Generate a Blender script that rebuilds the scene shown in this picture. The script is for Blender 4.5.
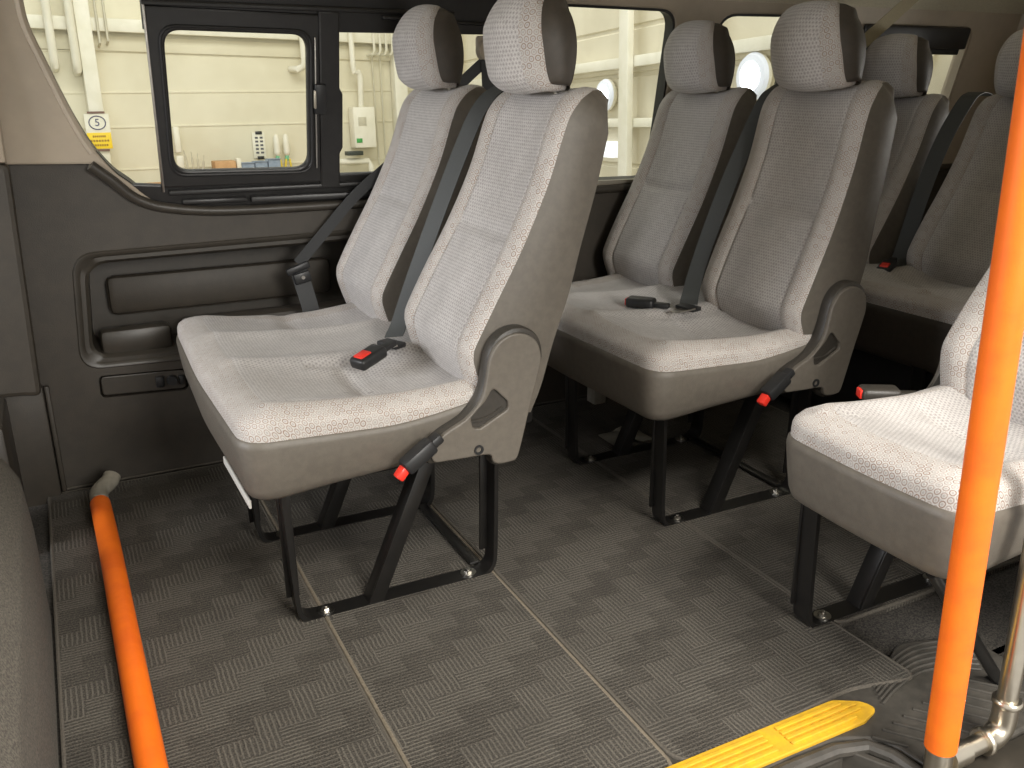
import bpy, bmesh, math, random
from mathutils import Vector, Matrix
random.seed(4)
R = math.radians
S = bpy.context.scene
COL = S.collection
for o in list(bpy.data.objects):
    bpy.data.objects.remove(o)

# ------------------------------------------------------------------ camera, world, exposure, main lights
cd = bpy.data.cameras.new('camera'); cd.sensor_width = 36.0; cd.lens = 896.5/1024*36
cd.clip_start = 0.02
cam = bpy.data.objects.new('camera', cd); COL.objects.link(cam)
cam.location = (0, 0, 1.03); cam.rotation_euler = (R(90-19.018), 0, R(-27.04))
S.camera = cam

w = bpy.data.worlds.new('world'); S.world = w; w.use_nodes = True
bg = w.node_tree.nodes['Background']
bg.inputs[0].default_value = (1.0, 0.97, 0.91, 1); bg.inputs[1].default_value = 0.76

S.view_settings.view_transform = 'Standard'; S.view_settings.look = 'None'
S.view_settings.exposure = 0.0; S.view_settings.gamma = 1.0; S.view_settings.use_curve_mapping = False

def area(name, loc, target, sx, sy, power, col):
    l = bpy.data.lights.new(name, 'AREA'); l.shape = 'RECTANGLE'; l.size = sx; l.size_y = sy
    l.energy = power; l.color = col
    o = bpy.data.objects.new(name, l); COL.objects.link(o); o.location = loc
    o.rotation_euler = (Vector(target)-Vector(loc)).to_track_quat('-Z', 'Y').to_euler()
    return o
# garage ceiling lamps: over the door side, between the van and the far wall; the two fills are added
area('garage_lamp_door', (0.95, -0.9, 3.0), (0.65, 1.5, 0.2), 1.8, 0.8, 150, (1.0, 0.96, 0.89))
area('garage_lamp_door_low', (1.05, -2.9, 2.0), (0.75, 1.9, 0.5), 1.1, 1.4, 150, (1.0, 0.97, 0.91))
area('garage_lamp_bay', (1.5, 6.4, 4.3), (1.6, 9.4, 0.6), 4.5, 1.2, 132, (1.0, 0.975, 0.92))
area('windshield_fill', (-3.0, 1.45, 1.55), (0.8, 1.9, 0.85), 1.7, 1.1, 105, (0.94, 0.96, 1.0))  # added fill at cab height, for light coming in through the windshield
area('rear_fill', (5.2, 1.5, 0.35), (2.0, 1.5, 1.35), 2.0, 1.0, 70, (1.0, 0.97, 0.90))  # added low fill aimed up through the rear window to brighten the ceiling
area('garage_lamp_rear', (2.2, 4.6, 4.6), (3.9, 5.6, 0.8), 2.5, 1.0, 55, (1.0, 0.975, 0.92))

# ------------------------------------------------------------------ helpers
OFF = {}
def link(o, parent=None):
    COL.objects.link(o)
    if parent is not None: o.parent = parent
    return o

def tag(o, label=None, cat=None, group=None, kind=None):
    if label: o['label'] = label
    if cat: o['category'] = cat
    if group: o['group'] = group
    if kind: o['kind'] = kind
    return o

def thing(name, label, cat, loc=(0, 0, 0), group=None, kind=None):
    o = bpy.data.objects.new(name, None); o.empty_display_size = .05
    link(o); o.location = loc; OFF[o.name] = Vector(loc)
    return tag(o, label, cat, group, kind)

def mesh_obj(name, V, F, mat, parent=None, loc=None, uv=None, mi=None, smooth=True, angle=40):
    """verts in world coordinates; the object's origin is its thing's base (or loc)"""
    off = OFF[parent.name] if parent is not None else Vector(loc if loc is not None else (0, 0, 0))
    m = bpy.data.meshes.new(name)
    m.from_pydata([tuple(Vector(v)-off) for v in V], [], F)
    mats = mat if isinstance(mat, (list, tuple)) else [mat]
    for x in mats: m.materials.append(x)
    if uv is not None:
        l = m.uv_layers.new(name='UVMap')
        for lp in m.loops: l.data[lp.index].uv = uv[lp.vertex_index]
    if mi is not None:
        for p, k in zip(m.polygons, mi): p.material_index = k
    bm = bmesh.new(); bm.from_mesh(m)
    bmesh.ops.recalc_face_normals(bm, faces=bm.faces)
    bm.to_mesh(m); bm.free()
    if smooth:
        m.shade_smooth(); m.set_sharp_from_angle(angle=R(angle))
    o = bpy.data.objects.new(name, m); link(o, parent)
    if parent is None: o.location = off
    OFF[o.name] = off
    return o

class MB:
    """collects shapes for ONE mesh"""
    def __init__(s): s.V = []; s.F = []; s.UV = []; s.MI = []
    def add(s, V, F, uv=None, mi=0):
        b = len(s.V); s.V += [Vector(v) for v in V]; s.F += [[i+b for i in f] for f in F]
        s.UV += uv if uv is not None else [(0, 0)]*len(V); s.MI += [mi]*len(F)
    def grid(s, P, closeu=False, closev=False, uv=None, mi=0):
        n, m = len(P), len(P[0]); V = [p for r in P for p in r]; F = []
        for i in range(n if closeu else n-1):
            for j in range(m if closev else m-1):
                F.append([i*m+j, i*m+(j+1) % m, ((i+1) % n)*m+(j+1) % m, ((i+1) % n)*m+j])
        s.add(V, F, [q for r in uv for q in r] if uv else None, mi)
    def ngon(s, P, mi=0): s.add(P, [list(range(len(P)))], None, mi)
    def box(s, c, size, bev=0.0, rot=None, seg=2, mi=0):
        bm = bmesh.new(); bmesh.ops.create_cube(bm, size=1)
        bmesh.ops.scale(bm, vec=size, verts=bm.verts)
        if bev > 0: bmesh.ops.bevel(bm, geom=bm.edges[:], offset=bev, segments=seg, profile=.5, affect='EDGES')
        M = Matrix.Translation(c) @ (rot.to_4x4() if rot is not None else Matrix())
        bm.verts.index_update()
        s.add([M @ v.co for v in bm.verts], [[v.index for v in f.verts] for f in bm.faces], None, mi); bm.free()
    def beam(s, a, b, wy, t, bev=.002, up=(0, 1, 0), mi=0):
        a, b = Vector(a), Vector(b); d = (b-a); z = d.normalized(); y = Vector(up); y = (y-z*y.dot(z)).normalized(); x = y.cross(z)
        s.box((a+b)/2, (t, wy, d.length), bev, Matrix((x, y, z)).transposed(), 2, mi)
    def tube(s, path, r, n=12, cap=True, mi=0):
        P = [Vector(p) for p in path]; rings = []; prev = None
        for i, p in enumerate(P):
            t = (P[min(i+1, len(P)-1)]-P[max(i-1, 0)]).normalized()
            ref = prev if prev is not None else (Vector((0, 0, 1)) if abs(t.z) < .9 else Vector((1, 0, 0)))
            x = (ref-t*ref.dot(t)).normalized(); y = t.cross(x); prev = x
            rr = r[i] if isinstance(r, (list, tuple)) else r
            rings.append([p+(x*math.cos(a)+y*math.sin(a))*rr for a in [2*math.pi*k/n for k in range(n)]])
        s.grid(rings, closev=True, mi=mi)
        if cap: s.ngon(rings[0], mi); s.ngon(rings[-1], mi)
    def strip(s, path, wid, t=.0016, mi=0):
        """webbing: path of points, wid = per-point or single width vector"""
        P = [Vector(p) for p in path]; rows = []
        for i, p in enumerate(P):
            tg = (P[min(i+1, len(P)-1)]-P[max(i-1, 0)]).normalized()
            wv = Vector(wid[i] if isinstance(wid[0], (list, tuple, Vector)) else wid)
            h = wv.length/2; wv = (wv-tg*wv.dot(tg)).normalized()*h; nn = tg.cross(wv).normalized()*t/2
            rows.append([p-wv-nn, p+wv-nn, p+wv+nn, p-wv+nn])
        s.grid(rows, closev=True, mi=mi); s.ngon(rows[0], mi); s.ngon(rows[-1], mi)
    def lathe(s, prof, c=(0, 0, 0), axis='z', n=20, mi=0):
        rings = []
        for r, h in prof:
            ring = []
            for k in range(n):
                a = 2*math.pi*k/n; x, y = r*math.cos(a), r*math.sin(a)
                v = {'z': (x, y, h), 'y': (x, h, y), 'x': (h, x, y)}[axis]
                ring.append(Vector(c)+Vector(v))
            rings.append(ring)
        s.grid(rings, closev=True, mi=mi); s.ngon(rings[0], mi); s.ngon(rings[-1], mi)
    def build(s, name, mat, parent=None, loc=None, uv=False, **k):
        return mesh_obj(name, s.V, s.F, mat, parent, loc, s.UV if uv else None, s.MI, **k)

def lerp(a, b, t): return a+(b-a)*t
def fillet(P, r, n=6):
    """round the corners of a closed 2-D polygon; r is one radius or one per corner"""
    out = []; N = len(P)
    for i in range(N):
        p = Vector(P[i]); a = Vector(P[i-1]); b = Vector(P[(i+1) % N]); rr = r[i] if isinstance(r, (list, tuple)) else r
        if rr <= 0: out.append(tuple(p)); continue
        u = (a-p).normalized(); v = (b-p).normalized(); ang = u.angle(v)
        if ang > 3.1: out.append(tuple(p)); continue
        d = min(rr/math.tan(ang/2), (a-p).length*.49, (b-p).length*.49)
        p0 = p+u*d; p1 = p+v*d
        for k in range(n+1):
            t = k/n; out.append(tuple(p0*(1-t)**2+p*2*t*(1-t)+p1*t*t))
    return out
def smooth_path(P, n=6, closed=False):
    P = [Vector(p) for p in P]; out = []; N = len(P)
    rng = range(N if closed else N-1)
    for i in rng:
        p1, p2 = P[i], P[(i+1) % N]
        p0 = P[i-1] if (closed or i > 0) else p1*2-p2
        p3 = P[(i+2) % N] if (closed or i+2 < N) else p2*2-p1
        for k in range(n):
            t = k/n
            out.append(.5*((2*p1)+(p2-p0)*t+(2*p0-5*p1+4*p2-p3)*t*t+(3*p1-p0-3*p2+p3)*t**3))
    if not closed: out.append(P[-1])
    return out
def resample(P, n):
    P = [Vector(p) for p in P]; L = [0]
    for a, b in zip(P, P[1:]): L.append(L[-1]+(b-a).length)
    out = []; j = 0
    for k in range(n):
        d = L[-1]*k/(n-1)
        while j < len(P)-2 and L[j+1] < d: j += 1
        sg = L[j+1]-L[j]; out.append(P[j].lerp(P[j+1], (d-L[j])/sg if sg > 0 else 0))
    return out
_dg = None
def plate(outer, holes, thick, bevel, fn, mb, mi=0, off=0.0):
    """flat plate with holes, rounded edges; local (a, b, c) go through fn into the world"""
    cu = bpy.data.curves.new('tmp', 'CURVE'); cu.dimensions = '2D'; cu.fill_mode = 'BOTH'
    cu.extrude = max(thick/2-bevel, 0); cu.bevel_depth = bevel; cu.bevel_resolution = 1; cu.offset = -bevel-off
    for loop in [outer]+list(holes):
        sp = cu.splines.new('POLY'); sp.points.add(len(loop)-1); sp.use_cyclic_u = True
        for q, p in zip(sp.points, loop): q.co = (p[0], p[1], 0, 1)
    o = bpy.data.objects.new('tmp', cu); COL.objects.link(o)
    dg = bpy.context.evaluated_depsgraph_get(); me = bpy.data.meshes.new_from_object(o.evaluated_get(dg))
    mb.add([fn(*v.co) for v in me.vertices], [list(p.vertices) for p in me.polygons], None, mi)
    bpy.data.objects.remove(o); bpy.data.curves.remove(cu); bpy.data.meshes.remove(me)
def XZ(y): return lambda a, b, c: (a, y+c, b)
def text_mesh(body, size, fn, mb, mi=0, align='CENTER', depth=.001):
    cu = bpy.data.curves.new('tmp', 'FONT'); cu.body = body; cu.size = size; cu.align_x = align; cu.align_y = 'CENTER'; cu.extrude = depth
    o = bpy.data.objects.new('tmp', cu); COL.objects.link(o)
    dg = bpy.context.evaluated_depsgraph_get(); me = bpy.data.meshes.new_from_object(o.evaluated_get(dg))
    mb.add([fn(*v.co) for v in me.vertices], [list(p.vertices) for p in me.polygons], None, mi)
    bpy.data.objects.remove(o); bpy.data.curves.remove(cu); bpy.data.meshes.remove(me)

# ------------------------------------------------------------------ materials
class NT:
    def __init__(s, m): s.t = m.node_tree; s.n = s.t.nodes; s.l = s.t.links
    def node(s, k, **kw):
        x = s.n.new(k)
        for a, b in kw.items(): setattr(x, a, b)
        return x
    def m(s, op, a, b=None, c=None):
        x = s.n.new('ShaderNodeMath'); x.operation = op
        for i, v in enumerate((a, b, c)):
            if v is None: continue
            if isinstance(v, (int, float)): x.inputs[i].default_value = v
            else: s.l.new(v, x.inputs[i])
        return x.outputs[0]
    def mix(s, f, a, b):
        x = s.n.new('ShaderNodeMix'); x.data_type = 'RGBA'
        for i, v in ((0, f), (6, a), (7, b)):
            if isinstance(v, (int, float)): x.inputs[i].default_value = v
            elif isinstance(v, (tuple, list)): x.inputs[i].default_value = (*v, 1)
            else: s.l.new(v, x.inputs[i])
        return x.outputs[2]
    def ramp(s, v, lo, hi):
        x = s.n.new('ShaderNodeMapRange'); x.interpolation_type = 'SMOOTHSTEP'
        x.inputs[1].default_value = lo; x.inputs[2].default_value = hi
        s.l.new(v, x.inputs[0]); return x.outputs[0]
    def noise(s, vec, sc, det=3, rough=.6):
        x = s.n.new('ShaderNodeTexNoise'); x.inputs['Scale'].default_value = sc; x.inputs['Detail'].default_value = det
        x.inputs['Roughness'].default_value = rough
        if vec is not None: s.l.new(vec, x.inputs['Vector'])
        return x.outputs[0]
    def bump(s, h, strength, dist):
        x = s.n.new('ShaderNodeBump'); x.inputs['Strength'].default_value = strength; x.inputs['Distance'].default_value = dist
        s.l.new(h, x.inputs['Height']); return x.outputs[0]

def base(name, col=(.5, .5, .5), rough=.6, metal=0.0, spec=.5):
    m = bpy.data.materials.new(name); m.use_nodes = True; b = m.node_tree.nodes['Principled BSDF']
    b.inputs['Base Color'].default_value = (*col, 1); b.inputs['Roughness'].default_value = rough
    b.inputs['Metallic'].default_value = metal; b.inputs['Specular IOR Level'].default_value = spec
    return m, b, NT(m)
def noisy(name, c1, c2, scale, rough=.6, bumpd=0.0, bscale=None, metal=0.0, spec=.5, det=3):
    m, b, n = base(name, c1, rough, metal, spec)
    tc = n.node('ShaderNodeTexCoord').outputs['Object']
    f = n.noise(tc, scale, det)
    n.l.new(n.mix(n.ramp(f, .3, .7), c1, c2), b.inputs['Base Color'])
    if bumpd: n.l.new(n.bump(n.noise(tc, bscale or scale*3, 2), .6, bumpd), b.inputs['Normal'])
    return m
def srgb(r, g, b):
    f = lambda c: c/12.92 if c <= .04045 else ((c+.055)/1.055)**2.4
    return (f(r/255), f(g/255), f(b/255))

def fabric(name, basec, ringc, gapc, cell, ring_w=.5, dotr=.18, dotw=.5):
    m, b, n = base(name, basec, .92, 0, .12)
    uv = n.node('ShaderNodeUVMap'); sep = n.node('ShaderNodeSeparateXYZ'); n.l.new(uv.outputs[0], sep.inputs[0])
    u = n.m('DIVIDE', sep.outputs[0], cell); v = n.m('DIVIDE', sep.outputs[1], cell*.88)
    row = n.m('FLOOR', v); odd = n.m('MODULO', n.m('ABSOLUTE', row), 2)
    uu = n.m('ADD', u, n.m('MULTIPLY', odd, .5))
    du = n.m('SUBTRACT', n.m('FRACT', uu), .5); dv = n.m('MULTIPLY', n.m('SUBTRACT', n.m('FRACT', v), .5), .88)
    r = n.m('SQRT', n.m('ADD', n.m('MULTIPLY', du, du), n.m('MULTIPLY', dv, dv)))
    band = n.m('SUBTRACT', 1.0, n.ramp(n.m('ABSOLUTE', n.m('SUBTRACT', r, .36)), .03, .11))
    dot = n.m('SUBTRACT', 1.0, n.ramp(r, dotr*.55, dotr))
    wn = n.node('ShaderNodeTexWhiteNoise'); cb = n.node('ShaderNodeCombineXYZ')
    n.l.new(n.m('FLOOR', uu), cb.inputs[0]); n.l.new(row, cb.inputs[1]); n.l.new(cb.outputs[0], wn.inputs[0])
    tc = n.node('ShaderNodeTexCoord').outputs['Object']
    soft = n.noise(tc, 9, 2)
    fine = n.noise(tc, 900, 2)
    c = n.mix(n.m('MULTIPLY', band, n.m('ADD', .5*ring_w, n.m('MULTIPLY', wn.outputs[0], .7*ring_w))), basec, ringc)
    c = n.mix(n.m('MULTIPLY', dot, dotw), c, gapc)
    c = n.mix(n.m('MULTIPLY', n.ramp(fine, .35, .75), .35), c, gapc)
    c = n.mix(n.m('MULTIPLY', n.ramp(soft, .4, .7), .12), c, gapc)
    n.l.new(c, b.inputs['Base Color'])
    h = n.m('ADD', n.m('MULTIPLY', band, -.6), n.m('MULTIPLY', fine, .8))
    n.l.new(n.bump(h, .5, .0012), b.inputs['Normal'])
    b.inputs['Sheen Weight'].default_value = .15; b.inputs['Sheen Roughness'].default_value = .5
    return m

M = {}
M['fab_edge'] = fabric('ring_fabric', (.55, .528, .50), (.27, .185, .14), (.30, .275, .255), .0130, .9, .2, .6)
M['fab_mid'] = fabric('fine_fabric', (.66, .63, .605), (.26, .23, .22), (.17, .155, .15), .0082, .65, .27, .68)
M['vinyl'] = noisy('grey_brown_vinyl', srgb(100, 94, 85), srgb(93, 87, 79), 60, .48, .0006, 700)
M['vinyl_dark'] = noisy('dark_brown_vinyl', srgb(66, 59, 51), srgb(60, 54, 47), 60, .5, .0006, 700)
M['cover'] = noisy('dark_and_shaded_plastic', srgb(58, 54, 49), srgb(52, 49, 44), 90, .42, .0005, 900)  # dark tone also carries the shade on the recliner cover's edge and recess
M['black_metal'] = noisy('satin_black_metal', (.009, .0085, .008), (.012, .011, .010), 30, .30)
M['black_plastic'] = noisy('black_plastic', (.014, .014, .015), (.018, .018, .018), 40, .42)
M['rubber'] = noisy('black_seal', (.012, .012, .012), (.016, .015, .015), 40, .5)
M['red'] = base('red_button', (.75, .035, .02), .35)[0]
M['steel'] = noisy('zinc_steel', (.55, .53, .48), (.45, .43, .4), 60, .3, metal=1.0)
M['chrome'] = noisy('polished_pipe_steel', (.72, .66, .55), (.66, .60, .5), 40, .28, metal=1.0)
M['greyjoint'] = noisy('grey_pipe_joint', srgb(150, 145, 132), srgb(138, 132, 120), 50, .5)
def orange_mat():
    m, b, n = base('orange_foam_sleeve', (.86, .165, .012), .48, 0, .4)
    tc = n.node('ShaderNodeTexCoord').outputs['Object']
    f = n.noise(tc, 14, 4); n.l.new(n.mix(n.ramp(f, .35, .75), (.90, .175, .010), (.80, .135, .012)), b.inputs['Base Color'])
    n.l.new(n.bump(n.noise(tc, 350, 2), .25, .0006), b.inputs['Normal']); return m
M['orange'] = orange_mat()
M['webbing'] = None
def webbing():
    m, b, n = base('seat_belt_webbing', (.035, .037, .038), .55, 0, .4)
    tc = n.node('ShaderNodeTexCoord').outputs['Object']; f = n.noise(tc, 700, 1)
    n.l.new(n.mix(f, (.045, .048, .048), (.078, .082, .082)), b.inputs['Base Color'])
    n.l.new(n.bump(f, .4, .0006), b.inputs['Normal']); return m
M['webbing'] = webbing()
M['webbing_black'] = noisy('black_webbing', (.018, .019, .02), (.026, .027, .028), 500, .55, .0005, 700)
M['dark_trim'] = noisy('charcoal_grained_trim', srgb(62, 56, 48), srgb(56, 51, 44), 25, .55, .0007, 420)
M['dark_trim_smooth'] = noisy('charcoal_smooth_trim', srgb(62, 57, 50), srgb(56, 52, 46), 25, .40, .0004, 500)
M['beige_trim'] = noisy('taupe_trim', srgb(178, 165, 147), srgb(170, 158, 141), 12, .6, .0005, 400)
M['headliner'] = noisy('olive_headliner_cloth', srgb(208, 201, 178), srgb(196, 189, 167), 160, .95, .0012, 420)
M['window_black'] = noisy('black_window_frame', (.012, .011, .0105), (.017, .016, .015), 30, .38)
M['white_plastic'] = base('white_plastic_edge', (.62, .60, .55), .45)[0]
M['yellow'] = noisy('yellow_tread', (.70, .41, .02), (.60, .34, .025), 60, .55, .001, 300)
M['step_rubber'] = noisy('dark_ribbed_tread', srgb(72, 68, 62), srgb(60, 57, 52), 45, .5, .0006, 500)
M['plain_carpet'] = noisy('plain_black_carpet', srgb(84, 79, 72), srgb(34, 32, 30), 300, .95, .004, 420)
M['bulk_carpet'] = noisy('grey_carpet_cover', srgb(112, 106, 96), srgb(70, 66, 60), 300, .97, .005, 420)
M['binding'] = noisy('taupe_edge_binding', srgb(124, 114, 98), srgb(104, 95, 82), 200, .8, .001, 500)
M['dark_binding'] = noisy('grey_edge_binding', srgb(92, 86, 77), srgb(76, 71, 64), 200, .85, .001, 500)

def mat_carpet():
    m, b, n = base('patterned_mat_pile', (.08, .07, .06), .95, 0, .1)
    g = n.node('ShaderNodeTexCoord').outputs['Object']; sep = n.node('ShaderNodeSeparateXYZ'); n.l.new(g, sep.inputs[0])
    wob = n.noise(g, 40, 1)
    x = n.m('ADD', sep.outputs[0], n.m('MULTIPLY', wob, .004)); y = n.m('ADD', sep.outputs[1], n.m('MULTIPLY', wob, .004))
    cu, cv = .105, .045
    U = n.m('DIVIDE', x, cu); Vv = n.m('DIVIDE', y, cv)
    # staircase of bars: long bars along X, each row of them shifted, some lighter and some darker
    row = n.m('FLOOR', Vv); us = n.m('ADD', U, n.m('MULTIPLY', row, .333))
    cell = n.m('FLOOR', us); k = n.m('MODULO', n.m('ADD', n.m('MULTIPLY', cell, 2), row), 3)
    k = n.m('ABSOLUTE', k)
    dark = n.m('LESS_THAN', k, .5); vert = n.m('GREATER_THAN', k, 1.5)
    sx = n.m('SINE', n.m('MULTIPLY', x, 2*math.pi/.0085)); sy = n.m('SINE', n.m('MULTIPLY', y, 2*math.pi/.0085))
    st = n.m('ADD', n.m('MULTIPLY', sx, vert), n.m('MULTIPLY', sy, n.m('SUBTRACT', 1.0, vert)))
    line = n.ramp(st, -.1, .7)
    fine = n.noise(g, 330, 3, .75); big = n.noise(g, 7, 3)
    lo, mid, hi = srgb(52, 49, 46), srgb(70, 67, 63), srgb(100, 96, 89)
    c = n.mix(line, mid, hi); c = n.mix(n.m('MULTIPLY', dark, n.m('ADD', .18, n.m('MULTIPLY', big, .5))), c, lo)
    c = n.mix(n.m('MULTIPLY', n.ramp(fine, .45, .75), .75), c, srgb(122, 115, 103))
    c = n.mix(n.m('MULTIPLY', n.ramp(fine, .52, .28), .7), c, (.02, .018, .016))
    c = n.mix(n.m('MULTIPLY', n.ramp(big, .45, .7), .25), c, lo)
    n.l.new(c, b.inputs['Base Color'])
    n.l.new(n.bump(n.m('ADD', n.m('MULTIPLY', line, .5), fine), .7, .003), b.inputs['Normal'])
    return m
M['mat'] = mat_carpet()
def glass():
    m = bpy.data.materials.new('clear_window_glass'); m.use_nodes = True; t = m.node_tree; t.nodes.clear()
    o = t.nodes.new('ShaderNodeOutputMaterial'); mx = t.nodes.new('ShaderNodeMixShader'); tr = t.nodes.new('ShaderNodeBsdfTransparent')
    gl = t.nodes.new('ShaderNodeBsdfGlossy'); fr = t.nodes.new('ShaderNodeFresnel'); fr.inputs[0].default_value = 1.28
    gl.inputs['Roughness'].default_value = .02; tr.inputs[0].default_value = (.93, .95, .93, 1)
    t.links.new(fr.outputs[0], mx.inputs[0]); t.links.new(tr.outputs[0], mx.inputs[1]); t.links.new(gl.outputs[0], mx.inputs[2]); t.links.new(mx.outputs[0], o.inputs[0])
    return m
M['glass'] = glass()
def emit(name, col, st):
    m = bpy.data.materials.new(name); m.use_nodes = True; b = m.node_tree.nodes['Principled BSDF']
    b.inputs['Base Color'].default_value = (*col, 1); b.inputs['Emission Color'].default_value = (*col, 1); b.inputs['Emission Strength'].default_value = st
    return m

# ------------------------------------------------------------------ the van's shell
def struct(name, mb, mat, **k):
    return tag(mb.build(name, mat, **k), kind='structure')

# floor slab with the step well cut away on the door side
mb = MB(); mb.box((1.25, 1.655, -.03), (4.3, 1.59, .044), .003); mb.box((2.36, .80, -.03), (2.0, .16, .044), .003)
struct('floor', mb, M['plain_carpet'])

# lower dark trim of the far side, with the armrest pocket
K = .2; TH = math.atan(K); WY = 2.43; WZ = .70
def wall_pt(x, z, out=0.0):
    """point on the far side: upright below the sill, leaning inward above it; out = depth towards the outside"""
    if z <= WZ: return Vector((x, WY+out, z))
    return Vector((x, WY-K*(z-WZ)+out*math.cos(TH), z+out*math.sin(TH)))
def upper(a, b, c): return wall_pt(a, b, c)
top_edge = [(-.20, .84), (-.071, .835), (.10, .828), (.144, .79), (.18, .751), (.215, .73), (.258, .716), (.341, .702), (.45, .695), (.711, .694), (1.408, .69), (3.3, .69)]
outer = [(-.20, -.02), (3.3, -.02)]+top_edge[::-1]
pocket = fillet([(.020, .330), (1.02, .300), (1.02, .615), (.040, .605)], [.05, .05, .05, .06], 6)
slot = fillet([(.045, .238), (.262, .226), (.262, .288), (.045, .298)], .014, 4)
mb = MB()
def low_fn(a, b, c):
    p = wall_pt(a, min(b, WZ)); z = b
    y = WY+.0125+c
    if b > WZ: y -= K*(b-WZ)
    return (a, y, z)
plate([(-.20, -.02), (3.3, -.02), (3.3, .69), (.345, .70), (-.20, .70)], [pocket, slot], .025, .0, XZ(WY+.0125), mb)
plate([(-.20, .70), (.345, .70)]+[p for p in top_edge[::-1] if p[0] < .3], [], .025, .0, XZ(WY+.0125), mb)
wl = struct('wall_left', mb, M['dark_trim'], angle=12)
# the pocket tray (rim, slanted sides, back) and what is moulded inside it
def ring_xz(loop, y): return [Vector((a, y, b)) for a, b in loop]
def shrink(loop, d):
    cx = sum(p[0] for p in loop)/len(loop); cz = sum(p[1] for p in loop)/len(loop); sx = max(p[0] for p in loop)-min(p[0] for p in loop); sz = max(p[1] for p in loop)-min(p[1] for p in loop)
    return [((p[0]-cx)*(1-2*d/sx)+cx, (p[1]-cz)*(1-2*d/sz)+cz) for p in loop]
mb = MB()
rings = [ring_xz(shrink(pocket, -.014), WY+.001), ring_xz(shrink(pocket, -.010), WY-.004), ring_xz(shrink(pocket, -.003), WY-.003), ring_xz(shrink(pocket, .004), WY+.004), ring_xz(shrink(pocket, .014), WY+.004),
         ring_xz(shrink(pocket, .022), WY+.012), ring_xz(shrink(pocket, .030), WY+.125)]
mb.grid(rings, closev=True); mb.ngon(rings[-1]); mb.box((.153, WY+.034, .262), (.26, .01, .11), .002)
mb.build('armrest_pocket', M['dark_trim_smooth'], wl)
mb = MB(); mb.box((.66, WY+.042, .375), (.78, .075, .075), .014); mb.build('armrest_ledge', M['dark_trim'], wl)
mb = MB(); mb.box((.152, WY+.050, .374), (.175, .06, .068), .016); mb.build('map_pocket', M['dark_trim_smooth'], wl)
mb = MB(); mb.box((.40, WY+.108, .480), (.60, .03, .105), .02); mb.build('pocket_pad', M['dark_trim'], wl)
mb = MB(); plate(fillet([(.050, .242), (.257, .231), (.257, .284), (.050, .293)], .012, 4), [], .016, .003, XZ(WY+.012), mb)
sl = mb.build('switch_panel', M['dark_trim_smooth'], wl)
mb = MB()
mb.box((.192, WY+.002, .260), (.022, .012, .030), .004); mb.lathe([(.012, -.008), (.014, .0), (.014, .008)], (.222, WY, .260), 'y', 16); mb.box((.246, WY+.002, .258), (.014, .012, .024), .003)
mb.build('latch_knob', M['black_plastic'], sl)
# rolled upper lip of the dark trim and pale lip of the taupe trim along the window curve
mb = MB()
lip = smooth_path([(x, z) for x, z in [(.100, .828), (.144, .789), (.18, .752), (.215, .730), (.258, .716), (.341, .703), (.45, .696), (.711, .694), (1.408, .69), (2.3, .69), (3.28, .69)]], 6)
mb.tube([wall_pt(p.x, p.y, -.004) for p in lip], .013, 10); mb.build('trim_lip', M['dark_trim_smooth'], wl)

# upper taupe trim with the four window openings
curve = [(.012, 1.235), (.012, 1.18), (.017, 1.133), (.039, 1.062), (.067, .976), (.09, .915), (.115, .862), (.152, .808), (.185, .778), (.225, .740), (.27, .716), (.32, .706)]
cs = [tuple(p) for p in smooth_path(curve, 4)]
w1 = cs+fillet([(1.19, .704), (1.19, 1.235)], 0)
w2 = fillet([(1.30, .712), (1.755, .704), (1.740, 1.212), (1.30, 1.216)], [.03, .05, .06, .04], 6)
w3 = fillet([(1.885, .704), (2.235, .704), (2.215, 1.210), (1.90, 1.206)], [.05, .03, .03, .07], 6)
w4 = fillet([(2.52, .704), (3.045, .704), (3.06, 1.19), (2.52, 1.19)], [.04, .05, .05, .04], 6)
low = [(-.20, .838), (-.071, .834), (.104, .828), (.144, .79), (.18, .751), (.215, .73), (.258, .712), (.32, .70), (.60, .693), (3.3, .69)]
outer = low+[(3.3, 1.27), (-.20, 1.27)]
mb = MB(); plate(outer, [w1, w2, w3, w4], .024, .006, lambda a, b, c: wall_pt(a, max(b, .69), c+.012) if b > WZ else (a, WY+.012+c, b), mb)
t1 = tag(mb.build('trim_1', M['beige_trim'], angle=12), kind='structure')
mb = MB(); mb.tube([wall_pt(p[0]-.006, p[1]-.004, -.004) for p in cs[1:25]], .009, 8); mb.build('window_lip', M['beige_trim'], t1)
# pillar between first and second window is part of trim_1; the anchor sits on it

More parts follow.
